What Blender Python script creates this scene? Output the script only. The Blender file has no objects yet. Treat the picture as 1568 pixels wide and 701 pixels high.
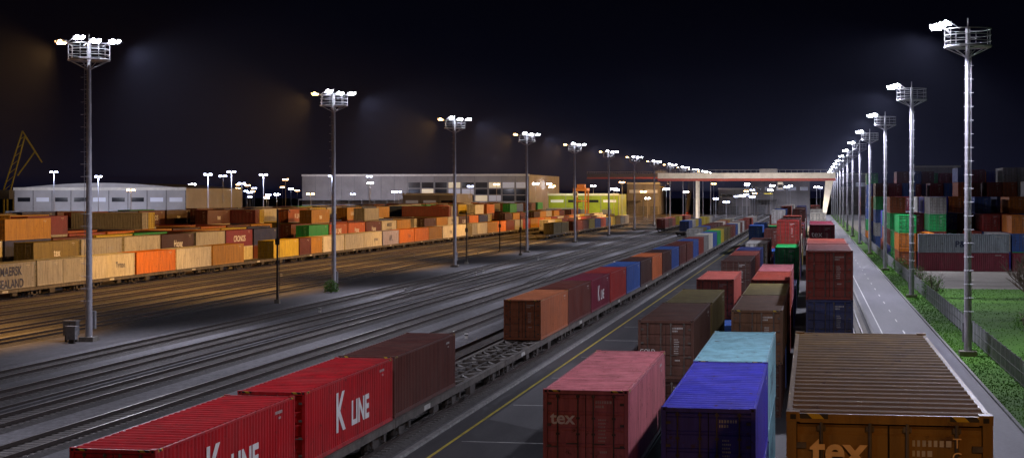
import bpy, math, random
from mathutils import Vector
random.seed(7)
S=bpy.context.scene
S.view_settings.view_transform='Standard'; S.view_settings.look='None'; S.view_settings.exposure=0
COL=S.collection
CAMH=10.7
# ---------------------------------------------------------------- materials
def newmat(name):
    m=bpy.data.materials.new(name); m.use_nodes=True
    nt=m.node_tree; b=nt.nodes['Principled BSDF']
    return m,nt,b
def N(nt,t,**k):
    n=nt.nodes.new(t)
    for a,v in k.items(): setattr(n,a,v)
    return n
def mapping(nt,coord='Object',scale=(1,1,1)):
    tc=N(nt,'ShaderNodeTexCoord'); mp=N(nt,'ShaderNodeMapping'); mp.inputs['Scale'].default_value=scale
    nt.links.new(tc.outputs[coord],mp.inputs['Vector']); return mp.outputs[0]
def noise(nt,vec,scale,detail=5,rough=.6):
    n=N(nt,'ShaderNodeTexNoise'); n.inputs['Scale'].default_value=scale; n.inputs['Detail'].default_value=detail; n.inputs['Roughness'].default_value=rough
    nt.links.new(vec,n.inputs['Vector']); return n.outputs['Fac']
def ramp(nt,fac,stops):
    r=N(nt,'ShaderNodeValToRGB'); e=r.color_ramp.elements
    while len(e)<len(stops): e.new(.5)
    for el,(p,c) in zip(e,stops):
        el.position=p; el.color=(c[0],c[1],c[2],1)
    nt.links.new(fac,r.inputs[0]); return r.outputs[0]
def mix(nt,a,b,f,mode='MIX'):
    m=N(nt,'ShaderNodeMix',data_type='RGBA',blend_type=mode)
    for sock,v in ((m.inputs[6],a),(m.inputs[7],b),(m.inputs[0],f)):
        if hasattr(v,'links'): nt.links.new(v,sock)
        elif isinstance(v,(tuple,list)): sock.default_value=(v[0],v[1],v[2],1)
        else: sock.default_value=v
    return m.outputs[2]
def bump(nt,b,h,strength=.3,dist=.05):
    n=N(nt,'ShaderNodeBump'); n.inputs['Strength'].default_value=strength; n.inputs['Distance'].default_value=dist
    nt.links.new(h,n.inputs['Height']); nt.links.new(n.outputs[0],b.inputs['Normal'])
def simple(name,col,rough=.6,metal=0,var=.35,scale=3,coord='Object'):
    m,nt,b=newmat(name); v=mapping(nt,coord)
    n=noise(nt,v,scale)
    c=ramp(nt,n,[(.3,tuple(x*(1-var) for x in col)),(.7,tuple(min(1,x*(1+var)) for x in col))])
    nt.links.new(c,b.inputs['Base Color']); b.inputs['Roughness'].default_value=rough; b.inputs['Metallic'].default_value=metal
    return m
def surf(name,c1,c2,c3,big=.05,fine=3.,rough=.9,bs=.4,bd=.03,stretch=(1,1,1)):
    m,nt,b=newmat(name); v=mapping(nt,'Object',stretch); v0=mapping(nt,'Object')
    a=ramp(nt,noise(nt,v,big,6,.65),[(.35,c1),(.65,c2)])
    f=noise(nt,v0,fine,6,.75)
    r=ramp(nt,f,[(.38,c3),(.62,(1,1,1))])
    c=mix(nt,a,r,.75,'MULTIPLY')
    nt.links.new(c,b.inputs['Base Color']); b.inputs['Roughness'].default_value=rough
    bump(nt,b,f,bs,bd); return m
def emis(name,col,s):
    m,nt,b=newmat(name); b.inputs['Base Color'].default_value=(*col,1); b.inputs['Emission Color'].default_value=(*col,1); b.inputs['Emission Strength'].default_value=s
    m.cycles.emission_sampling='NONE'; return m

M={}
M['ground']=surf('gravel_ground',(.09,.09,.094),(.25,.245,.255),(.3,.29,.285),.09,2.2,.95,.6,.06,(1,.2,1))
M['ballast']=surf('ballast_stone',(.048,.044,.043),(.125,.117,.11),(.3,.28,.26),.15,3.5,.95,.8,.06,(1,.2,1))
M['asphalt']=surf('asphalt',(.035,.038,.042),(.10,.10,.105),(.6,.6,.6),.14,6,.62,.15,.01,(1,.12,1))
M['road']=surf('road_asphalt',(.10,.10,.12),(.20,.20,.22),(.7,.7,.7),.15,5,.7,.15,.01,(1,.1,1))
M['concrete']=surf('concrete_pad',(.2,.18,.15),(.32,.3,.26),(.6,.6,.6),.1,3,.85,.2,.01)
M['strip']=surf('strip_paving',(.065,.062,.065),(.14,.135,.14),(.5,.5,.5),.12,1.5,.9,.3,.02,(1,.3,1))
M['grass']=surf('grass_turf',(.05,.15,.012),(.095,.25,.02),(.5,.6,.4),.12,2.5,.95,.5,.08)
M['kerb']=simple('kerb_stone',(.25,.25,.24),.85)
M['white']=simple('white_marking_paint',(.6,.6,.58),.6,0,.4,2)
M['yellow']=simple('yellow_marking_paint',(.6,.5,.06),.6,0,.3,2)
M['rail']=simple('rusty_rail_steel',(.032,.02,.015),.55,.2)
M['railtop']=simple('polished_rail_head',(.5,.47,.44),.28,.9,.2)
M['sleeper']=simple('concrete_sleeper',(.13,.12,.11),.9)
M['steel']=simple('dark_wagon_steel',(.05,.042,.036),.7,.1,.5,2)
M['deck']=simple('wagon_deck_steel',(.10,.088,.075),.7,.1,.5,2)
M['galv']=simple('galvanised_steel',(.42,.42,.46),.5,.2,.15,2)
M['whitesteel']=simple('painted_white_steel',(.75,.74,.70),.5,0,.15,.6)
M['orange']=simple('orange_machine_paint',(.65,.22,.02),.5,0,.15,1)
M['red']=simple('red_paint',(.40,.05,.02),.5)
M['lampw']=emis('lamp_glass_white',(.88,.90,1),90)
M['lampo']=emis('lamp_glass_sodium',(1,.58,.22),30)
M['lampb']=emis('lamp_glass_blue',(.6,.68,1),30)
M['boxgrey']=simple('grey_cabinet_paint',(.22,.22,.23),.6)
M['black']=simple('black_rubber',(.015,.015,.015),.8)
M['decal']=simple('decal_white',(.45,.45,.42),.6,0,.2,4)
M['letter']=simple('lettering_white',(.8,.8,.78),.5,0,.12,4)
M['letter_tan']=simple('lettering_tan',(.8,.55,.25),.5,0,.2,4)
M['letter_navy']=simple('lettering_navy',(.02,.03,.09),.5,0,.15,4)
M['bark']=simple('bark',(.16,.12,.09),.9)
def paint(name,roof=False):
    m,nt,b=newmat(name); oi=N(nt,'ShaderNodeObjectInfo')
    tc=N(nt,'ShaderNodeTexCoord'); ad=N(nt,'ShaderNodeVectorMath',operation='ADD')
    mul=N(nt,'ShaderNodeMath',operation='MULTIPLY'); mul.inputs[1].default_value=80
    nt.links.new(oi.outputs['Random'],mul.inputs[0]); nt.links.new(tc.outputs['Object'],ad.inputs[0]); nt.links.new(mul.outputs[0],ad.inputs[1])
    mp=N(nt,'ShaderNodeMapping'); mp.inputs['Scale'].default_value=(3.5,3.5,.35) if not roof else (1,1.2,1)
    nt.links.new(ad.outputs[0],mp.inputs[0])
    st=noise(nt,mp.outputs[0],1.2,6,.7)
    d=ramp(nt,st,[(.3,(.38,.36,.34)),(.6,(1.,1.,1.))])
    c=mix(nt,oi.outputs['Color'],d,.8,'MULTIPLY')
    big=noise(nt,ad.outputs[0],.5,3,.5)
    fade=ramp(nt,big,[(.35,(0,0,0)),(.8,(.13,.13,.13))])
    c=mix(nt,c,(.25,.21,.18),fade)
    rs=ramp(nt,noise(nt,ad.outputs[0],2.6,8,.78),[(.58,(0,0,0)),(.66,(.85,.85,.85))])
    c=mix(nt,c,(.06,.026,.014),rs)
    nt.links.new(c,b.inputs['Base Color']); b.inputs['Roughness'].default_value=.45 if not roof else .75
    if roof: b.inputs['Specular IOR Level'].default_value=.12
    bump(nt,b,st,.2,.02)
    return m
M['paint']=paint('container_paint'); M['roof']=paint('container_roof_paint',True)
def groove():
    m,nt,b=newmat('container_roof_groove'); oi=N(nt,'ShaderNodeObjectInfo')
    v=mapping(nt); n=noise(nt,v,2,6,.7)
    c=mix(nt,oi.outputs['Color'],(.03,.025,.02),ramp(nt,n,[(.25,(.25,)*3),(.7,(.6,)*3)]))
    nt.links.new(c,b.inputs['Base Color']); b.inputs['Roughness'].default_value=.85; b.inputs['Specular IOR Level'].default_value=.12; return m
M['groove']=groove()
def hazard():
    m,nt,b=newmat('hazard_stripe'); tc=N(nt,'ShaderNodeTexCoord'); w=N(nt,'ShaderNodeTexWave',wave_type='BANDS',bands_direction='DIAGONAL')
    w.inputs['Scale'].default_value=2.2; nt.links.new(tc.outputs['Object'],w.inputs[0])
    nt.links.new(ramp(nt,w.outputs['Fac'],[(.48,(.02,.02,.02)),(.52,(.5,.36,.02))]),b.inputs['Base Color']); return m
M['hazard']=hazard()

# ---------------------------------------------------------------- mesh builder
class MB:
    def __init__(s): s.v=[];s.f=[];s.m=[];s.mats=[]
    def mi(s,k):
        if k not in s.mats: s.mats.append(k)
        return s.mats.index(k)
    def face(s,pts,k):
        n=len(s.v); s.v+= [tuple(p) for p in pts]; s.f.append(tuple(range(n,n+len(pts)))); s.m.append(s.mi(k))
    def box(s,x0,x1,y0,y1,z0,z1,k):
        n=len(s.v); s.v+=[(x,y,z) for z in (z0,z1) for y in (y0,y1) for x in (x0,x1)]
        for f in ((0,2,3,1),(4,5,7,6),(0,1,5,4),(2,6,7,3),(0,4,6,2),(1,3,7,5)):
            s.f.append(tuple(n+i for i in f)); s.m.append(s.mi(k))
    def beam(s,a,b,r,k,n=6,r2=None):
        a=Vector(a);b=Vector(b);d=(b-a)
        if d.length<1e-6:return
        d.normalize(); u=d.orthogonal().normalized(); w=d.cross(u); r2=r if r2 is None else r2
        o=len(s.v)
        for p,rr in ((a,r),(b,r2)):
            for i in range(n):
                t=2*math.pi*(i+.5)/n; s.v.append(tuple(p+u*math.cos(t)*rr+w*math.sin(t)*rr))
        for i in range(n):
            j=(i+1)%n; s.f.append((o+i,o+j,o+n+j,o+n+i)); s.m.append(s.mi(k))
        s.f.append(tuple(o+i for i in range(n))[::-1]); s.m.append(s.mi(k))
        s.f.append(tuple(o+n+i for i in range(n))); s.m.append(s.mi(k))
    def mesh(s,name):
        me=bpy.data.meshes.new(name); me.from_pydata(s.v,[],s.f)
        for k in s.mats: me.materials.append(M[k])
        me.polygons.foreach_set('material_index',s.m); me.update(); return me
    def obj(s,name,loc=(0,0,0),rot=0,parent=None):
        return place(s.mesh(name),name,loc,rot,parent)
def place(me,name,loc=(0,0,0),rot=0,parent=None):
    o=bpy.data.objects.new(name,me); COL.objects.link(o); o.location=loc; o.rotation_euler=(0,0,rot)
    if parent: o.parent=parent
    return o
def sheet(name,x0,x1,y0,y1,z,k):
    b=MB(); b.face([(x0,y0,z),(x1,y0,z),(x1,y1,z),(x0,y1,z)],k); return b.obj(name)

# ---------------------------------------------------------------- containers
W,H=2.44,2.59
def container_mesh(L,hz):
    b=MB(); w=W/2; l=L/2; rr=random.Random(3+L+hz)
    for sx in (-1,1):
        for sy in (-1,1):
            xs=sorted((sx*w,sx*(w-.12))); ys=sorted((sy*l,sy*(l-.12)))
            b.box(xs[0],xs[1],ys[0],ys[1],.12,H-.12,'paint')
            for z in (0,H-.118):
                xc=sorted((sx*(w+.004),sx*(w-.16))); yc=sorted((sy*(l+.004),sy*(l-.18)))
                b.box(xc[0],xc[1],yc[0],yc[1],z,z+.118,'paint')
                yy=sy*(l+.006); xm=sx*(w-.08)
                b.face([(xm-.035,yy,z+.03),(xm+.035,yy,z+.03),(xm+.035,yy,z+.09),(xm-.035,yy,z+.09)],'black')
        xs=sorted((sx*w,sx*(w-.07)))
        b.box(xs[0],xs[1],-l+.18,l-.18,.0+.01,.16,'paint'); b.box(xs[0],xs[1],-l+.18,l-.18,H-.10,H-.03,'paint')
        y=-l+.12; o=w-.012; i=w-.05; per=.277; npd=int((L-.24)/per); per=(L-.24)/npd
        pts=[]
        for n in range(npd):
            pts+=[(i,y),(i,y+per*.25),(o,y+per*.5),(o,y+per*.75)]; y+=per
        pts.append((i,l-.12))
        for p,q in zip(pts,pts[1:]):
            b.face([(sx*p[0],p[1],.16),(sx*q[0],q[1],.16),(sx*q[0],q[1],H-.10),(sx*p[0],p[1],H-.10)],'paint')
        # painted identification rows near the end of each side
        for zz,hh,y0,n_ in ((2.2,.10,sx*(l-1.55),9),(2.02,.08,sx*(l-1.2),4)):
            yy=y0-.5
            for q in range(n_):
                ww=rr.uniform(.4,.8)*hh
                b.face([(sx*(w-.008),yy,zz),(sx*(w-.008),yy+ww,zz),(sx*(w-.008),yy+ww,zz+hh),(sx*(w-.008),yy,zz+hh)],'decal'); yy+=ww+hh*.3
    for sy in (-1,1):
        ys=sorted((sy*l,sy*(l-.08)))
        b.box(-w+.16,w-.16,ys[0],ys[1],.0+.01,.15,'paint'); b.box(-w+.16,w-.16,ys[0],ys[1],H-.13,H-.02,'paint')
    y=-l+.18; npd=int((L-.36)/.47); per=(L-.36)/npd; pts=[]
    zt=H-.016; zb=H-.046
    for n in range(npd):
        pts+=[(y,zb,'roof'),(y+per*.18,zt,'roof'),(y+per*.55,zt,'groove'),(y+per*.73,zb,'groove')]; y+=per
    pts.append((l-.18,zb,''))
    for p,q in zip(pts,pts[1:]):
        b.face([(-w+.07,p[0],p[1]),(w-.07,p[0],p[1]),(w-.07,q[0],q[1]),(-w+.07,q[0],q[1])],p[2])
    b.box(-w+.12,w-.12,-l+.01,-l+.17,H-.06,H-.03,'roof'); b.box(-w+.12,w-.12,l-.17,l-.01,H-.06,H-.03,'roof')
    x=-w+.12; npd=9; per=(W-.24)/npd; pts=[]
    for n in range(npd): pts+=[(x,l-.05),(x+per*.25,l-.05),(x+per*.5,l-.012),(x+per*.75,l-.012)]; x+=per
    pts.append((w-.12,l-.05))
    for p,q in zip(pts,pts[1:]):
        b.face([(p[0],p[1],.15),(q[0],q[1],.15),(q[0],q[1],H-.13),(p[0],p[1],H-.13)],'paint')
    for sx in (-1,1):
        xs=sorted((sx*.012,sx*(w-.13)))
        z=.17
        nb=5; hh=(H-.15-.17)/nb
        for n in range(nb):
            b.face([(xs[0],-l+.035,z),(xs[1],-l+.035,z),(xs[1],-l+.035,z+hh*.72),(xs[0],-l+.035,z+hh*.72)],'paint')
            b.face([(xs[0],-l+.035,z+hh*.72),(xs[1],-l+.035,z+hh*.72),(xs[1],-l+.06,z+hh*.80),(xs[0],-l+.06,z+hh*.80)],'paint')
            b.face([(xs[0],-l+.06,z+hh*.80),(xs[1],-l+.06,z+hh*.80),(xs[1],-l+.06,z+hh*.92),(xs[0],-l+.06,z+hh*.92)],'paint')
            b.face([(xs[0],-l+.06,z+hh*.92),(xs[1],-l+.06,z+hh*.92),(xs[1],-l+.035,z+hh),(xs[0],-l+.035,z+hh)],'paint')
            z+=hh
        for xb in (.22,.80):
            b.beam((sx*xb,-l-.0,.14),(sx*xb,-l-.0,H-.12),.021,'deck',6)
            for zz in (.2,.55,1.3,1.75,H-.22): b.box(sx*xb-.05,sx*xb+.05,-l+.002,-l+.034,zz,zz+.06,'deck')
            b.box(sx*xb-.02 if sx>0 else sx*xb-.33,sx*xb+.33 if sx>0 else sx*xb+.02,-l-.03,-l-.012,1.05 if xb<.5 else .95,1.08 if xb<.5 else .98,'deck')
        for zz in (.35,.95,1.55,2.15):
            xh=sorted((sx*(w-.12),sx*(w-.24))); b.box(xh[0],xh[1],-l-.012,-l+.03,zz,zz+.07,'deck')
    b.box(-w+.12,w-.12,-l+.075,-l+.08,.15,H-.13,'black')
    for row,(zz,hh,n,x0) in enumerate([(2.2,.075,7,.28),(2.08,.07,4,.28)]+[(1.72-.10*i,.045,5,.36) for i in range(7)]+[(.8,.06,4,.4)]):
        x=x0
        for n_ in range(n):
            ww=rr.uniform(.3,.7)*hh*1.2
            b.face([(x,-l+.031,zz),(x+ww,-l+.031,zz),(x+ww,-l+.031,zz+hh),(x,-l+.031,zz+hh)],'decal'); x+=ww+hh*.35
            if x>.74: break
    if hz:
        for sx in (-1,1):
            xs=sorted((sx*(w-.16),sx*(w-.5))); b.box(xs[0],xs[1],-l-.004,-l+.05,H-.08,H-.018,'hazard')
            for sy in (-1,1):
                ys=sorted((sy*(l-.18),sy*(l-.5))); x2=sorted((sx*(w+.004),sx*(w-.03))); b.box(x2[0],x2[1],ys[0],ys[1],H-.088,H-.026,'hazard')
    b.box(-w+.1,w-.1,-l+.1,l-.1,.04,.1,'black')
    return b.mesh('container_body')
CM={(40,0):container_mesh(12.19,0),(40,1):container_mesh(12.19,1),(20,0):container_mesh(6.06,0),(20,1):container_mesh(6.06,1)}
C=dict(kred=(.50,.012,.022),brown=(.13,.028,.018),brick=(.32,.05,.03),pink=(.50,.15,.17),blue=(.045,.05,.42),lblue=(.24,.5,.58),
 olive=(.19,.15,.04),tex=(.24,.14,.02),navy=(.015,.03,.15),green=(.01,.38,.09),cream=(.75,.72,.60),orange=(.65,.19,.015),grey=(.40,.40,.38),
 maroon=(.18,.012,.035),yellow=(.6,.46,.03),dbrown=(.06,.018,.012),ochre=(.5,.26,.03),lav=(.42,.42,.68),bred=(.36,.025,.02),mid=(.03,.10,.36),rorange=(.45,.11,.03))
def cont(col,x,y,z=0,L=40,hz=0,rot=0,sz=1.0):
    ln=12.19 if L==40 else 6.06
    o=place(CM[(L,hz)],'shipping_container',(x+random.uniform(-.05,.05),y+ln/2,z),rot+random.uniform(-.002,.002))
    o.scale=(1,1,sz)
    c=C[col] if isinstance(col,str) else col; k=random.uniform(.75,1.2)
    o.color=(c[0]*k,c[1]*k,c[2]*k,1); return o
def label(parent,txt,size,loc,side,mat='letter',off=.0,sx=1.0):
    cu=bpy.data.curves.new('lettering','FONT'); cu.body=txt; cu.size=size; cu.offset=off; cu.align_x='CENTER'; cu.resolution_u=4
    cu.materials.append(M[mat]); o=bpy.data.objects.new('lettering',cu); COL.objects.link(o); o.parent=parent
    o.location=loc; o.rotation_euler=(math.pi/2,0,math.pi/2 if side else 0); o.scale=(sx,1,1); return o
SX=W/2+.004
XA,XB,XC=.96,-2.62,-6.28
HS=1.055
for z in (0,H*HS): cont('brown',XA,20.7,z,sz=HS)
t=cont('tex',XA,20.7,2*H*HS,hz=1); t.color=(.25,.14,.02,1)
label(t,'tex',.50,(-.60,-12.19/2-.036,1.97),0,'letter_tan',.014,1.0)
label(t,'T\nG\nH\nU',.17,(.80,-12.19/2-.036,2.2),0,'letter_tan')
for y in (34,47,60): cont('bred',XA,y,0)
for y,cs in ((89.5,('brown','navy','bred')),(102.2,('brown','brick','brick'))):
    for i,c in enumerate(cs): 
        o=cont(c,XA,y,i*H)
        if i==1 and y<100: o.color=(.02,.045,.17,1)
        if i==2 and y<100: o.color=(.26,.03,.022,1)
for y,cs in ((117,('navy','brown')),(130,('olive','brown')),(143,('grey','navy')),(166,('brown','navy','maroon')),(179,('brown','brown','maroon'))):
    for i,c in enumerate(cs): 
        o=cont(c,XA,y,i*H)
        if y==166 and i==2: label(o,'tex',.8,(-.5,-6.13,1.4),0)
for y,cs in ((43.6,('navy','blue')),(56.0,('lblue','lblue')),(81,('dbrown','tex')),(93.5,('mid','olive')),(110,('brown','brick')),(122.6,('maroon','pink')),
    (137,('navy',)),(151,('navy',)),(178,('green','green')),(190,('brown','brown','bred')),(203,('brick','navy','brown'))):
    for i,c in enumerate(cs):
        o=cont(c,XB,y,i*H,hz=int(y in(56.0,81)))
        if y==81 and i==1: o.color=(.16,.075,.035,1)
        if y==43.6 and i==1: o.color=(.05,.05,.46,1)
        if y==56.0: label(o,'CRONOS',1.0,(SX,0,1.0),1,'letter_navy')
        if y==43.6 and i==0: label(o,'P&O',1.5,(SX,0,.7),1)
for y,cs in ((47,('brown','pink')),(73.6,('dbrown','dbrown')),(86.2,('olive','olive')),(110,('brick','brick')),(141,('brown','dbrown')),(154,('brick','brick')),
   (167,('navy','navy')),(180,('brown',)),(193,('brick','grey')),(206,('brown','brown'))):
    for i,c in enumerate(cs):
        o=cont(c,XC,y,i*H,hz=int(y==47))
        if y==47 and i==1:
            o.color=(.52,.16,.18,1)
            label(o,'tex',.50,(-.66,-6.09-.035,1.62),0,'letter',.012,1.05)
        if y==73.6 and i==1: o.color=(.11,.045,.03,1); label(o,'GOLD',.24,(-.80,-6.13,1.15),0)
        if y==110: o.color=(.40,.09,.07,1)
cont('mid',-4.45+.0,100,0)
cc=['brown','navy','brick','grey','maroon','mid','olive','dbrown','cream','green','bred','brick','brown']
for x in (XA,XB,XC,-9.9):
    y=218 if x!=-9.9 else 250
    while y<520:
        h=random.choice((1,2,2,3)) if x!=-9.9 else random.choice((0,1,2))
        for i in range(h): cont(random.choice(cc),x,y,i*H)
        y+=12.6 if random.random()<.8 else 26
# ---------------------------------------------------------------- wagons / trains
def wagon_mesh():
    b=MB(); l=12.6
    for sx in (-1,1):
        xs=sorted((sx*1.28,sx*1.14)); b.box(xs[0],xs[1],-l,l,.82,1.12,'deck')
        xs=sorted((sx*1.32,sx*1.10)); b.box(xs[0],xs[1],-l,l,1.12,1.15,'deck')
        xs=sorted((sx*.32,sx*.22)); b.box(xs[0],xs[1],-l+.1,l-.1,.78,1.10,'steel')
    y=-l
    i=0
    while y<=l+.01:
        b.box(-1.14,-.32,y-.09,y+.09,.88,1.125,'deck'); b.box(.32,1.14,y-.09,y+.09,.88,1.125,'deck'); b.box(-.22,.22,y-.09,y+.09,.88,1.09,'deck')
        if i<14:
            y2=y+1.8
            a,c=(1.1,.3) if i%2 else (.3,1.1)
            for s in (-1,1): b.beam((s*a,y,1.06),(s*c,y2,1.06),.06,'deck',4)
        y+=1.8; i+=1
    for s in (-1,1):
        b.box(-1.3,1.3,s*l-.1,s*l+.1,.80,1.16,'deck')
        for sx in (-1,1):
            b.beam((sx*.87,s*(l+.1),.98),(sx*.87,s*(l+.0)+s*.34,.98),.08,'steel'); b.beam((sx*.87,s*(l+.30),.98),(sx*.87,s*(l+.36),.98),.22,'steel',10)
    for yb in (-10.6,0,10.6):
        for sx in (-1,1):
            xs=sorted((sx*1.02,sx*.90)); b.box(xs[0],xs[1],yb-1.35,yb+1.35,.38,.68,'steel'); b.box(xs[0],xs[1],yb-.35,yb+.35,.26,.80,'steel')
            for dy in (-.9,.9):
                b.beam((sx*.72,yb+dy,.62),(sx*.85,yb+dy,.62),.46,'steel',18); b.beam((sx*.86,yb+dy,.62),(sx*1.1,yb+dy,.62),.13,'deck',8)
                b.box(*sorted((sx*1.10,sx*1.16)),yb+dy-.16,yb+dy+.16,.42,.80,'steel')
        for dy in (-.9,.9): b.beam((-.72,yb+dy,.62),(.72,yb+dy,.62),.08,'steel',8)
        b.box(-.9,.9,yb-.25,yb+.25,.55,.78,'steel')
    for s in (-1,1):
        b.box(*sorted((s*1.0,s*1.25)),3.0,4.2,.35,.80,'steel'); b.box(*sorted((s*1.0,s*1.2)),-5.2,-4.2,.45,.80,'steel')
        b.beam((s*.6,5.2,.5),(s*.6,7,.5),.2,'steel',10)
        b.box(*sorted((s*1.29,s*1.30)),-7.5,-6.3,.86,1.08,'decal')
    return b.mesh('wagon_frame')
WM=wagon_mesh()
WF=1.17+.16
def train(x,y0,slots,pitch=12.75):
    for k,c in enumerate(slots):
        if k%2==0: 
            o=place(WM,'container_wagon',(x,y0+pitch*k+12.5,.16))
        if c is None: continue
        if isinstance(c,tuple):
            cont(c[0],x,y0+pitch*k,WF,20); cont(c[1],x,y0+pitch*k+6.15,WF,20)
        else:
            o=cont(c,x,y0+pitch*k,WF,40,hz=int(k<6 and y0<60))
            yield k,o
XT=-18.4
fr=['kred','kred','brown',None,None,'rorange','brown','maroon','bred','mid','dbrown','rorange','dbrown','mid','brown','brown','mid','brick','grey','cream','mid','green','yellow','olive','olive']
fr+=[random.choice(['brown','grey','mid','brick','cream',None,'orange']) for _ in range(14)]
for k,o in train(XT,42.6,fr):
    if k==0: o.location.y-=.5
    if k in (0,1):
        label(o,'K',2.0,(SX,-1.75,.68),1,'letter',.05,.95); label(o,'LINE',1.25,(SX,1.05,.68),1,'letter',.045,1.02)
        o.color=(.55,.006,.014,1)
    if k==2: o.color=(.13,.035,.025,1)
    if k==5: o.color=(.42,.13,.05,1)
    if k==7: label(o,'K',1.75,(SX,-1.6,.7),1,'letter',.03); label(o,'LINE',1.1,(SX,.9,.7),1,'letter',.02)
XT2=-79.4
t2=['grey',('grey','grey'),'cream','orange','cream','ochre',None,'yellow',('brown','ochre'),'cream','cream','cream','lav','orange','orange','ochre','cream','cream',('olive','grey'),'cream','ochre','orange','brown','grey']
t2=['cream','grey']+t2+[random.choice(['cream','ochre','orange','brown','yellow','grey','brick']) for _ in range(14)]
for k,o in train(XT2,122,t2):
    if k==2: label(o,'MAERSK\nSEALAND',1.25,(SX,.8,1.35),1,'letter_navy',.02)
    if k==14: label(o,'APL',1.5,(SX,0,.7),1,'letter_navy',.03)
    if k in(4,13,15,18): label(o,random.choice(['Hapag','genstar','Triton']),1.0,(SX,2,1.0),1,'letter_navy')
for x,y,n in ((-23,330,12),(-32.4,420,10),(-41.8,470,8),(-61.5,380,14),(-70.3,440,12)):
    for k,o in train(x,y,[random.choice(['brown','ochre','grey','mid','brick','cream','yellow','olive',None]) for _ in range(n)]): pass
# ---------------------------------------------------------------- left container yard
yc=['brown','brown','dbrown','dbrown','ochre','navy','brick','grey','cream','orange','maroon','olive','rorange','brown','yellow','navy','green','mid','cream','grey']
words=['P&O','HAMBURG','APL','CRONOS','tex','K LINE','Hapag']
for x,y0,hs in ((-89.5,150,(1,2,2,2,2)),(-96,160,(2,2,2,1,3)),(-104,178,(2,2,3,3,2)),(-112,200,(2,3,3,2,3)),(-121,215,(3,3,3,3,2)),(-130,240,(3,3,2,3))):
    y=y0
    while y<640:
        h=random.choice(hs)
        if random.random()<.28 and x<-95:
            for q in range(2):
                for i in range(h): cont(random.choice(yc),x+0,y+1.3+q*2.6-6.1,i*H,rot=math.pi/2)
            y+=5.6; continue
        for i in range(h):
            c=random.choice(yc); o=cont(c,x,y,i*H)
            if random.random()<(.5 if i==h-1 else .25) and y<420:
                wd=random.choice(words)
                if c in('grey','cream'): wd='MAERSK\nSEALAND'
                if c in('navy',): wd='APL'
                two='\n' in wd
                label(o,wd,1.15 if two else 1.3,(SX,0,1.35 if two else .8),1,'letter_navy' if c in('grey','cream','yellow') else 'letter',.015)
        y+=12.9 if random.random()<.85 else 17
# ---------------------------------------------------------------- right container yard
o=cont('maroon',20.9,241-6.1+1.2,0,rot=math.pi/2)
o=cont('grey',20.9,241-6.1+1.2,H,rot=math.pi/2); o.color=(.3,.36,.42,1)
b_=o; label(o,'P&O',1.2,(-SX,0,.8),1,'letter_navy',.02).rotation_euler=(math.pi/2,0,-math.pi/2)
cont('maroon',33.6,241-6.1+1.2,0,rot=math.pi/2)
rc=['mid','navy','brick','orange','bred','green','grey','brown','mid','rorange','blue','maroon','mid']
for row,(yy,x0,x1) in enumerate(((246,13.5,36),(259.5,13.5,48),(273,13.5,60),(290,13.5,62),(310,14,66),(335,13.5,50),(360,13.5,40),(385,13.5,32))):
    x=x0
    while x<x1:
        f=(x-x0)
        h=max(1,min(6,int(2.2+row*.55+random.choice((-1,0,0,1)) + (.05*f if row>0 else 0))))
        for i in range(h): cont(random.choice(rc),x,yy,i*H)
        x+=2.62 if random.random()<.9 else 5.2
# ---------------------------------------------------------------- ground
g=sheet('ground',-3000,3000,-600,5000,0,'ground')
tracks=[XT,-23,-27.7,-32.4,-37.1,-41.8,-46.5,-57.1,-61.5,-65.9,-70.3,-74.7,XT2]
for x in tracks:
    b=MB(); y0,y1=10,1100
    for a,c,z0,z1 in ((-1.45,-1.15,.004,.10),(-1.15,1.15,.10,.10),(1.15,1.45,.10,.004)):
        b.face([(x+a,y0,z0),(x+c,y0,z1),(x+c,y1,z1),(x+a,y1,z0)],'ballast')
    y=30
    while y<330:
        b.box(x-1.1,x+1.1,y,y+.26,.09,.125,'sleeper'); y+=.65
    for s in (-.75,.75):
        b.box(x+s-.09,x+s+.09,y0,y1,.11,.13,'rail'); b.box(x+s-.02,x+s+.02,y0,y1,.13,.24,'rail')
        b.box(x+s-.042,x+s+.042,y0,y1,.24,.284,'rail'); b.box(x+s-.028,x+s+.028,y0,y1,.284,.29,'railtop')
    b.obj('railway_track')
b=MB()
for (xa,ya,xb,yb) in ((-23,250,-27.7,330),(-32.4,190,-37.1,270),(-41.8,160,-46.5,240),(-57.1,200,-61.5,280),(-65.9,170,-61.5,250),(-70.3,260,-74.7,340)):
    for s in (-.75,.75):
        b.face([(xa+s-.04,ya,.27),(xa+s+.04,ya,.27),(xb+s+.04,yb,.27),(xb+s-.04,yb,.27)],'railtop')
        b.face([(xa+s+.04,ya,.27),(xa+s+.04,ya,.12),(xb+s+.04,yb,.12),(xb+s+.04,yb,.27)],'rail')
b.obj('railway_turnout')
R=random.Random(11)
for i in range(16):
    x=R.choice((-25.3,-30,-34.7,-44.1,-59.3,-63.7,-68.1)); y=R.uniform(80,300)
    b=MB(); b.box(-.12,.12,-.06,.06,0,.4,'whitesteel'); b.box(-.125,.125,-.065,.065,.22,.3,'black'); b.obj('clearance_marker',(x,y,0))
sheet('loading_lane_pavement',-16.3,3.3,-20,900,.05,'asphalt')
b=MB(); b.box(-16.55,-16.3,-20,900,0,.17,'kerb'); b.obj('platform_kerb')
sheet('yellow_line_marking',-15.38,-15.24,-20,900,.054,'yellow')
b=MB()
y=58
while y<420:
    b.face([(-14.9,y,.055),(-8.3,y,.055),(-8.3,y+.14,.055),(-14.9,y+.14,.055)],'white'); y+=12.7
b.obj('bay_line_markings')
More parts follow.
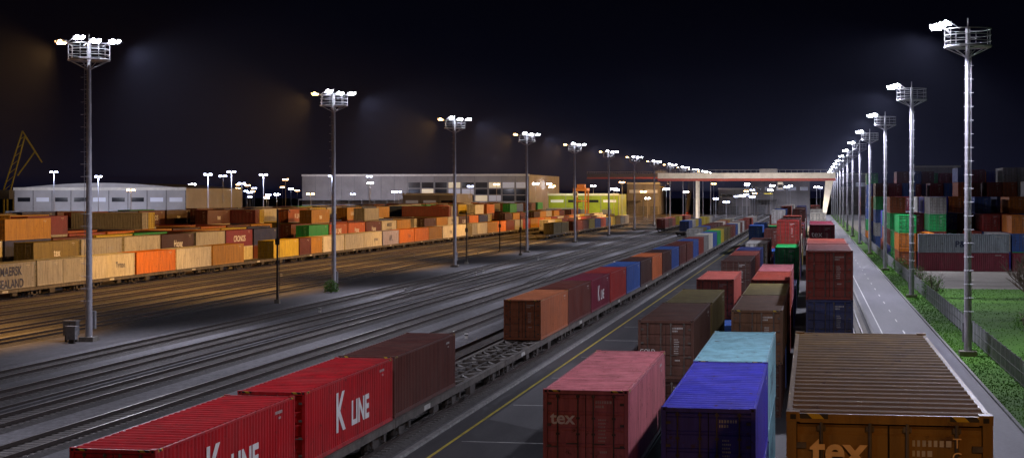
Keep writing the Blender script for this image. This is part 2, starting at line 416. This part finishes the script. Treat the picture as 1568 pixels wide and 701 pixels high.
for i,(y,tx) in enumerate(((76,'43'),(101.5,'44'),(127,'45'),(152,'46'),(190,'47'))):
    cu=bpy.data.curves.new('bay_number_marking','FONT'); cu.body=tx; cu.size=2.2; cu.offset=.03; cu.materials.append(M['white'])
    o=bpy.data.objects.new('bay_number_marking',cu); COL.objects.link(o); o.location=(-11.6,y,.058); o.rotation_euler=(0,0,.0)
b=MB()
for x in (3.8,):
    b.box(x-.45,x+.45,-20,1000,.0,.06,'concrete'); b.box(x-.06,x+.06,-20,1000,.06,.14,'rail')
b.obj('crane_rail')
b=MB(); b.box(-39.75,-39.1,10,1000,.0,.1,'strip'); b.box(-39.5,-39.38,10,1000,.1,.22,'rail'); b.obj('crane_rail')
sheet('road',4.7,9.3,-20,900,.03,'road')
b=MB(); b.box(9.3,9.45,-20,900,0,.15,'kerb'); b.box(4.5,4.7,-20,900,0,.10,'kerb'); b.obj('road_kerb')
b=MB()
b.face([(5.3,-20,.034),(5.4,-20,.034),(5.4,900,.034),(5.3,900,.034)],'white')
y=60
while y<500:
    b.face([(7.0,y,.034),(7.1,y,.034),(7.1,y+3,.034),(7.0,y+3,.034)],'white'); y+=12
b.obj('road_line_marking')
sheet('grass',9.45,140,-20,196,.02,'grass'); sheet('grass_verge',9.45,13,196,900,.02,'grass')
sheet('concrete_yard',13,260,196,700,.016,'concrete')
sheet('mast_strip_pavement',-55.3,-49.3,10,900,.02,'strip')
sheet('storage_yard_pavement',-330,-82.5,60,760,.012,'road')
b=MB(); R=random.Random(5)
for i in range(26000):
    x=R.choice((R.uniform(9.5,11.6),R.uniform(11.6,34))); y=R.uniform(60,196) if x>11.6 else R.uniform(60,330)
    h=R.uniform(.05,.13); a=R.uniform(0,6.28); dx,dy=.05*math.cos(a),.05*math.sin(a)
    b.face([(x-dx,y-dy,.02),(x+dx,y+dy,.02),(x+R.uniform(-.08,.08),y+R.uniform(-.08,.08),h)],'grass')
b.obj('grass_tufts')
b=MB(); y=62
while y<420:
    b.beam((11.5,y,0),(11.5,y,1.6),.04,'galv',5); y+=2.5
for z in (.15,.8,1.5): b.box(11.49,11.51,62,420,z,z+.04,'boxgrey')
y=62
while y<420:
    b.box(11.495,11.505,y,y+.04,.1,1.55,'boxgrey'); y+=.13
b.obj('mesh_fence')
# ---------------------------------------------------------------- masts
def mast_mesh(side):
    b=MB(); ht=21.8
    b.box(-.55,.55,-.55,.55,0,.35,'concrete')
    b.beam((0,0,.35),(0,0,ht),.26,'galv',14,.15)
    b.beam((0,0,ht),(0,0,ht+.6),.05,'galv',6)
    for dx in (-.18,.18): b.beam((dx,-.42,2.5),(dx,-.36,20.4),.02,'galv',4)
    z=2.6
    while z<20.3: b.beam((-.18,-.42,z),(.18,-.42,z),.015,'galv',4); z+=.35
    z=3.
    while z<20.3:
        b.beam((-.3,-.42,z),(-.3,-.75,z),.014,'galv',4); b.beam((.3,-.42,z),(.3,-.75,z),.014,'galv',4); b.beam((-.3,-.75,z),(.3,-.75,z),.014,'galv',4); z+=.9
    n=14; R1=1.5; zp=20.5
    pts=[(R1*math.cos(2*math.pi*(i+.5)/n),R1*math.sin(2*math.pi*(i+.5)/n)) for i in range(n)]
    for i in range(n):
        p,q=pts[i],pts[(i+1)%n]
        for z,r in ((zp,.07),(zp+.35,.03),(zp+.75,.03),(zp+1.15,.045)): b.beam((*p,z),(*q,z),r,'galv',5)
        if i%2==0: b.beam((*p,zp),(*p,zp+1.15),.03,'galv',5)
        b.face([(p[0],p[1],zp+.02),(q[0],q[1],zp+.02),(q[0]*.3,q[1]*.3,zp+.02),(p[0]*.3,p[1]*.3,zp+.02)],'galv')
    for i in range(0,n,2): b.beam((0,0,zp-.75),(pts[i][0],pts[i][1],zp-.03),.035,'galv',4)
    def head(x,y,z,k,dirx):
        b.box(x-.36,x+.36,y-.24,y+.24,z,z+.16,'galv')
        b.beam((x-.32,y,z-.02),(x+.32,y,z-.02),.10,k,8)
        xs=sorted((x+dirx*.365,x+dirx*.39)); b.box(xs[0],xs[1],y-.2,y+.2,z+.02,z+.14,k)
        b.beam((x,y-.245,z+.06),(x,y-.30,z+.06),.13,k,10)
        b.beam((x-dirx*.32,y,z+.1),(x-dirx*.9,y,z-.35),.04,'galv',5)
    if side=='L':
        head(-2.1,-.1,zp+1.3,'lampo',-1)
        for x,y in ((1.0,-1.2),(2.1,-.3)): head(x,y,zp+1.25,'lampw',1)
        head(-.2,-1.3,zp+1.5,'lampw',1)
    else:
        for x,y in ((-2.1,-.6),(-2.0,.5)): head(x,y,zp+1.3,'lampw',-1)
        head(-1.5,-1.0,zp+1.45,'lampw',-1)
    b.box(-.32,.32,.3,.6,.9,2.2,'boxgrey')
    return b.mesh('mast')
ML,MR=mast_mesh('L'),mast_mesh('R')
VW=(.83,.82,1.0); OR=(1.0,.50,.13)
def spot(parent,loc,target,power,col,size=150,blend=.5,r=.4,name='floodlight'):
    l=bpy.data.lights.new(name,'SPOT'); l.energy=power; l.color=col; l.spot_size=math.radians(size); l.spot_blend=blend; l.shadow_soft_size=r
    o=bpy.data.objects.new(name,l); COL.objects.link(o)
    d=Vector(target)-Vector(loc); o.rotation_euler=d.to_track_quat('-Z','Y').to_euler()
    if parent: o.parent=parent; o.location=Vector(loc)-parent.location
    else: o.location=loc
    return o
for k in range(-2,13):
    y=114.6+63.5*k; q=.3 if k==-2 else 1
    m=place(ML,'floodlight_mast',(-51.9,y,0)); 
    spot(m,(-54.6,y,21.3),(-92,y-3,0),66000*q,OR,140,.7)
    spot(m,(-48.6,y,21.3),(-28,y-3,0),28000*q,VW,142,.8)
    m=place(MR,'floodlight_mast',(10.2,y,0))
    if k==-2: spot(m,(7.4,y,21.3),(0,y+12,0),8500,(1,.42,.1),150,.6)
    else: spot(m,(7.4,y,21.3),(1,y-2,0),25000 if k>=0 else 14000,VW,164,.5)
def lamp_post(x,y,h,k='lampb',power=3000,col=(.6,.7,1),g=1.0):
    b=MB(); b.beam((0,0,0),(0,0,h),.14,'galv',8,.08); b.beam((-.7,0,h),(.7,0,h),.06,'galv',5)
    for s in (-1,1):
        b.box(s*.7-.3,s*.7+.3,-.2,.2,h+.07,h+.2,'galv'); b.box(s*.7-.34*g,s*.7+.34*g,-.3,.17,h-.3*g,h+.065,k)
    o=b.obj('street_lamp',(x,y,0))
    if power: spot(o,(x,y-.7,h-.5),(x,y-1.7,0),power,col,160,.5)
    return o
def XY(u,D):
    X=.984*D*(u-1243)/2560; return X,(D+X*.1766)/.984
for u,D,h,k in ((318,430,16,'lampb'),(341,470,16,'lampb'),(354,420,16.5,'lampb'),(370,480,14,'lampb'),(403,440,16,'lampb'),(82,460,17,'lampb'),(150,480,16,'lampb'),
    (508,600,17.5,'lampb'),(565,620,17.5,'lampb'),(200,440,12,'lampo'),(475,480,11,'lampo'),(540,700,11,'lampb'),(610,690,12,'lampb')):
    x,y=XY(u,D); lamp_post(x,y,h,k,8000 if k=='lampb' and u in(318,403,150,508,354,82) else 0,(.6,.7,1))
for i in range(64):
    u=random.choice((random.uniform(300,455),random.uniform(300,455),random.uniform(820,1070),random.uniform(1080,1260),random.uniform(560,830),random.uniform(20,300)))
    x,y=XY(u,random.uniform(640,1000)); lamp_post(x,y,random.uniform(9,17),random.choice(('lampb','lampw','lampo')),0,g=1.2)
m=lamp_post(60,222,24,'lampw',30000,(.9,.9,1))  # unseen lamp, added out of view to light the right container stacks
def post(x,y,h):
    b=MB(); b.box(-.25,.25,-.25,.25,0,.4,'concrete'); b.beam((0,0,.4),(0,0,h),.12,'steel',8,.08)
    b.beam((0,0,h-.3),(1.1,0,h-.05),.04,'steel',5); b.beam((1.1,0,h-.05),(1.3,0,h-.35),.04,'steel',5); b.box(-.2,.2,-.12,.12,h*.62,h*.62+.6,'steel')
    b.beam((.22,0,1),(.22,0,h-1),.02,'steel',4)
    b.obj('signal_post',(x,y,0))
for x,y,h in ((-51.8,158,9.3),(-52.3,252,8),(-50.5,290,7),(-57,305,7.5),(-53,380,8)): post(x,y,h)
b=MB(); b.box(-.5,.5,-.3,.3,.5,1.5,'boxgrey'); b.box(-.56,.56,-.36,.36,1.5,1.56,'boxgrey'); 
for s in (-.4,.4): b.box(s-.06,s+.06,-.1,.1,0,.5,'steel')
b.box(-.01,.01,-.304,-.29,.55,1.45,'black'); b.obj('electrical_cabinet',(-53.0,114,0))
b=MB(); b.box(-.35,.35,-.25,.25,.3,1.2,'boxgrey'); b.box(-.4,.4,-.3,.3,1.2,1.27,'boxgrey'); b.box(-.2,.2,-.1,.1,0,.3,'steel'); b.obj('electrical_cabinet',(-52.4,112.8,0))
def bush(x,y,h,w,n,mat,name='shrub'):
    R=random.Random(int(x*10)); b=MB()
    for i in range(9):
        a=R.uniform(0,6.28); t=R.uniform(.2,.9)*w; tip=(math.cos(a)*t,math.sin(a)*t,h*R.uniform(.7,1)); b.beam((0,0,0),tip,.04,'bark',5,.01)
        for j in range(14):
            f=R.uniform(.3,1); p=[c*f for c in tip]; q=(p[0]+R.uniform(-.5,.5)*w,p[1]+R.uniform(-.5,.5)*w,p[2]+R.uniform(.1,.6)*h*.4); b.beam(p,q,.012,'bark',3,.004)
    for i in range(n):
        a=R.uniform(0,6.28); t=math.sqrt(R.random())*w; z=R.uniform(.1,1)*h*(1-.4*(t/w)**2); x0,y0=math.cos(a)*t,math.sin(a)*t; s=.09
        v=[(x0+R.uniform(-s,s),y0+R.uniform(-s,s),z+R.uniform(-s,s)) for _ in range(3)]; b.face(v,mat)
    b.obj(name,(x,y,0))
bush(-51.6,176,1.5,.8,1100,'grass')
def bare_tree(x,y,h,seed):
    R=random.Random(seed); b=MB()
    def grow(p,d,l,r,dep):
        q=p+d*l; b.beam(p,q,r,'bark',5,r*.65)
        if dep==0: return
        for i in range(4 if dep<3 else 5):
            nd=(d+Vector((R.uniform(-.8,.8),R.uniform(-.8,.8),R.uniform(-.1,.5)))).normalized(); grow(p+d*l*R.uniform(.45,1),nd,l*R.uniform(.55,.8),r*.6,dep-1)
    grow(Vector((0,0,0)),Vector((.05,0,1)),h*.36,.15,4); b.obj('bare_tree',(x,y,0))
bare_tree(17.6,142,7.5,3); bare_tree(19.4,150,6.8,5); bush(16.5,136,1.6,1.0,500,'grass')
for y in (175,188,203,221,240,262,290): bush(12.3+random.uniform(-.2,.4),y,random.uniform(1.4,3),1.2,900,'grass')
# ---------------------------------------------------------------- gantry crane
def gantry(x0,x1,xl,xr,y,ztop,name='gantry_crane',body='whitesteel'):
    b=MB(); d=5
    for s in (-1,1):
        yy=s*d
        b.box(x0,x1,yy-.7,yy+.7,ztop-1.9,ztop,body); b.box(x0,x1,yy-.72,yy+.72,ztop-2.75,ztop-1.9,'red')
        x=x0
        while x<x1: b.beam((x,yy-s*.7,ztop),(x,yy-s*.7,ztop+1.1),.04,'galv',4); x+=2
        b.beam((x0,yy-s*.7,ztop+1.1),(x1,yy-s*.7,ztop+1.1),.04,'galv',4)
        for (za,zb,wa,wb,xa,xb_) in ((1.2,ztop-2.75,.5,1.3,xr,xr+2.2),):
            p=[(xa-wa,yy-.5,za),(xa+wa,yy-.5,za),(xb_+wb,yy-.5,zb),(xb_-wb,yy-.5,zb)]; q=[(a,bb+1,c) for a,bb,c in p]
            b.face(p,body); b.face(q[::-1],body)
            for i in range(4): j=(i+1)%4; b.face([p[i],p[j],q[j],q[i]],body)
        b.box(xl-.35,xl+.35,yy-.4,yy+.4,1.2,ztop-2.75,body)
    for x in (xl,xr):
        b.box(x-.6,x+.6,-d-3,d+3,.5,1.2,'red')
        for yy in (-d-2,-d+1,d-1,d+2): b.beam((x-.25,yy,.55),(x+.25,yy,.55),.35,'steel',12)
    for x in (x0+.5,x1-.5): b.box(x-.4,x+.4,-d,d,ztop-1.6,ztop-.4,body)
    tx=(xl+xr)*.5+3
    b.box(tx-3,tx+3,-d-.5,d+.5,ztop+.01,ztop+1.4,'boxgrey'); b.box(tx+3.2,tx+5,-2,.5,ztop-5.6,ztop-3.1,'whitesteel'); b.box(tx+3.3,tx+4.9,-2.03,-2.0,ztop-5.2,ztop-4,'black')
    for a in (-1.5,1.5): b.beam((tx+a,0,ztop),(tx+a,0,ztop-7),.05,'steel',4)
    b.box(tx-1.3,tx+1.3,-6,6,ztop-7.4,ztop-7,'yellow')
    return b.obj(name,(0,y,0))
gc=gantry(-53,8,-39.45,3.8,590,18.2)
for x in (-30,-2): spot(gc,(x,582,15),(x,575,0),16000,(1,.75,.45),150,.5)
for x in (-42,-20,2): spot(gc,(x,560,10),(x,590,17.5),9000,(1,.85,.7),130,.6)  # added lamps without fixtures, hung ahead of the crane to brighten its beam
gantry(-120,-56,-100,-66,905,22,body='steel')
b=MB()
for sx in (-2,2):
    for yy in (-3.6,3.6): b.box(sx-.25,sx+.25,yy-.3,yy+.3,1,12,'orange')
    b.box(sx-.3,sx+.3,-4.6,4.6,.7,1.3,'orange')
    for yy in (-3.8,-1.3,1.3,3.8): b.beam((sx-.25,yy,.75),(sx+.25,yy,.75),.7,'black',14)
b.box(-2.4,2.4,-4.2,4.2,12,13,'orange'); b.box(-1.4,1.4,-1.5,2,13,14.4,'orange'); b.box(-2.3,-.8,-5,-3.7,9.8,11.8,'whitesteel'); b.box(-2.2,-.9,-5.03,-5,10.3,11.5,'black')
b.box(-1.2,1.2,-6,6,8.2,8.6,'orange')
x,y=XY(890,600); o=b.obj('straddle_carrier',(x,y,0)); spot(o,(x,y-22,11),(x,y,11),2500,(1,.8,.4),80,.5)
# ---------------------------------------------------------------- buildings
def warehouse(name,u0,u1,D,z,wallk,glassy=False,depth=60,doors=6,barrel=False):
    x0,y0=XY(u0,D); x1,y1=XY(u1,D); y=(y0+y1)/2; w=x1-x0
    b=MB(); 
    nb=int(w/6); bw=w/nb
    b.box(0,w,0,depth,0,z,wallk)
    for i in range(nb+1): b.box(i*bw-.12,i*bw+.12,-.12,-.0,0,z-.3,'boxgrey')
    b.box(-.3,w+.3,-.3,-.13,z-.6,z+.25,'whitesteel')
    if barrel:
        n=16; hh=1.6
        for i in range(n):
            a,c=i/n,(i+1)/n; za,zb=z+hh*math.sin(math.pi*a),z+hh*math.sin(math.pi*c)
            b.face([(a*w,0,za),(c*w,0,zb),(c*w,depth,zb),(a*w,depth,za)],'boxgrey'); b.face([(a*w,.0,z),(c*w,.0,z),(c*w,.0,zb),(a*w,.0,za)],wallk)
    for i in range(doors):
        xd=w*(i+.5)/doors; b.box(xd-2,xd+2,-.08,-.01,0,4.5,'boxgrey'); 
        for q in range(5): b.box(xd-2,xd+2,-.1,-.081,.8*q+.7,.8*q+.78,'black')
    b.box(0,w*.45,-6,-.13,z*.42,z*.42+.5,'boxgrey')
    for i in range(9): b.beam((w*.45*i/8,-5.7,0),(w*.45*i/8,-5.7,z*.42),.15,'boxgrey',6)
    if glassy:
        for i in range(nb):
            if i<nb*.45: continue
            for r in range(5):
                k=random.choice(['wlit','wdark','wdark','wdim','wdark','wdim'])
                b.box(i*bw+.4,(i+1)*bw-.4,-.06,-.01,2+r*(z-5)/5,2+(r+.85)*(z-5)/5,k)
    else:
        for i in range(nb): b.box(i*bw+1,(i+1)*bw-1,-.06,-.01,z*.68,z*.78,random.choice(['wdim','wdark','wdark']))
    return b.obj(name,(x0,y,0)),x0,y,w
M['wlit']=emis('lit_window',(1,.85,.6),.25); M['wdim']=emis('dim_window',(.8,.85,1),.04); M['wdark']=simple('dark_glazing',(.02,.022,.03),.2)
M['wall']=simple('white_cladding',(.45,.45,.48),.6,0,.2,.12); M['wall2']=simple('grey_cladding',(.30,.29,.30),.6,0,.25,.1); M['lime']=simple('lime_cladding',(.28,.37,.02),.6,0,.3,.15)
o,x0,y0,w=warehouse('white_warehouse',10,293,500,12.6,'wall',False,50,8,True)
for i in range(3): spot(o,(x0+w*(i+.5)/3,y0-20,12),(x0+w*(i+.5)/3,y0,7),4500,(.85,.85,1),155,.8)  # lamps added in mid-air out front to brighten the white cladding
o,x0,y0,w=warehouse('grey_warehouse',453,815,750,19.6,'wall2',True,90,10)
for i in range(4): spot(o,(x0+w*(i+.5)/4,y0-26,15),(x0+w*(i+.5)/4,y0,11),9500 if i<2 else 3000,(.88,.84,1),155,.8)  # added lamps, no fixtures, lifting the grey facade, stronger on its left half
o,x0,y0,w=warehouse('lime_warehouse',838,948,705,10.9,'lime',False,30,3)
for i in range(2): spot(o,(x0+w*(i+.5)/2,y0-14,12),(x0+w*(i+.5)/2,y0,6),3500,(1,.95,.6),150,.6)
o,x0,y0,w=warehouse('low_shed',615,700,620,11,'wall2',False,30,4)
for u0,u1,z in ((960,1010,17),(1150,1240,19),(1100,1150,14),(1285,1330,22),(1400,1470,26),(1500,1568,20)):
    o,x0,y0,w=warehouse('distant_warehouse',u0,u1,900,z,'wall2',False,40,3)
for u,D,h,k in ((1020,640,13,'lampw'),(1050,700,12,'lampw'),(1096,760,9,'lampb'),(1112,640,8,'lampb'),(1128,800,10,'lampb'),(940,640,13,'lampw'),(985,660,12,'lampo'),(1205,700,14,'lampb'),(1180,800,13,'lampw'),(820,640,15,'lampw'),(760,680,15,'lampo'),(720,640,14,'lampb')):
    x,y=XY(u,D); lamp_post(x,y,h,k,0,g=1.3)
b=MB()
x,y=XY(30,640)
for a,c in (((-7,0,12),(1,0,35)),((-4,0,12),(2,0,33)),((1,0,35),(9,0,23)),((2,0,33),(9,0,23)),((-7,0,12),(-4,0,12)),((-1,0,18),(6,0,27))): b.beam(a,c,.28,'yellow',5)
for i in range(7):
    f=i/7; g2=(i+1)/7; b.beam((-7+8*f,0,12+23*f),(-4+6*g2,0,12+21*g2),.12,'yellow',4)
b.box(-9,-3,-3,3,9,12.5,'boxgrey')
for sx in (-8,-4):
    for sy in (-2.5,2.5): b.beam((sx,sy,0),(sx,sy,9),.4,'yellow',6)
hc=b.obj('harbour_crane',(x,y,0)); spot(hc,(x+10,y-30,14),(x,y,26),1500,(1,.9,.6),60,.5)
# ---------------------------------------------------------------- thin night haze (real scattering volume over the yard)
b=MB(); b.box(-170,60,60,760,12,60,'black'); hz=b.mesh('haze'); hz.materials.clear()
hm=bpy.data.materials.new('haze_air'); hm.use_nodes=True; nt=hm.node_tree; nt.nodes.clear()
out=N(nt,'ShaderNodeOutputMaterial'); vs=N(nt,'ShaderNodeVolumeScatter'); vs.inputs['Density'].default_value=.00010; vs.inputs['Anisotropy'].default_value=.25; vs.inputs['Color'].default_value=(.62,.68,1,1)
nt.links.new(vs.outputs[0],out.inputs['Volume']); hz.materials.append(hm); place(hz,'night_haze')
# ---------------------------------------------------------------- world + moon
w=bpy.data.worlds.new('World'); S.world=w; w.use_nodes=True; nt=w.node_tree; bg=nt.nodes['Background']
sky=N(nt,'ShaderNodeTexSky'); sky.sky_type='NISHITA'; sky.sun_disc=False; sky.sun_elevation=math.radians(-6); sky.sun_rotation=math.radians(30)
tc=N(nt,'ShaderNodeTexCoord'); sp=N(nt,'ShaderNodeSeparateXYZ'); nt.links.new(tc.outputs['Generated'],sp.inputs[0])
r=ramp(nt,sp.outputs['Z'],[(.0,(.0030,.0032,.010)),(.03,(.0014,.0015,.0052)),(.08,(.0005,.0005,.0022)),(.3,(.0003,.0003,.001))])
c=mix(nt,r,sky.outputs[0],.0005); nt.links.new(c,bg.inputs[0]); bg.inputs[1].default_value=1
sun=bpy.data.lights.new('moon','SUN'); sun.energy=.01; sun.angle=math.radians(.5); sun.color=(.8,.85,1); so=bpy.data.objects.new('moon',sun); COL.objects.link(so); so.rotation_euler=(math.radians(50),0,math.radians(30))
# ---------------------------------------------------------------- camera
cd=bpy.data.cameras.new('camera'); cam=bpy.data.objects.new('camera',cd); COL.objects.link(cam); S.camera=cam
cd.lens=36*2560/1568; cd.sensor_width=36; cd.shift_y=-52.5/1568; cd.clip_end=8000; cd.clip_start=.1
cam.location=(0,0,CAMH); cam.rotation_euler=(math.pi/2,0,math.atan(459/2560))
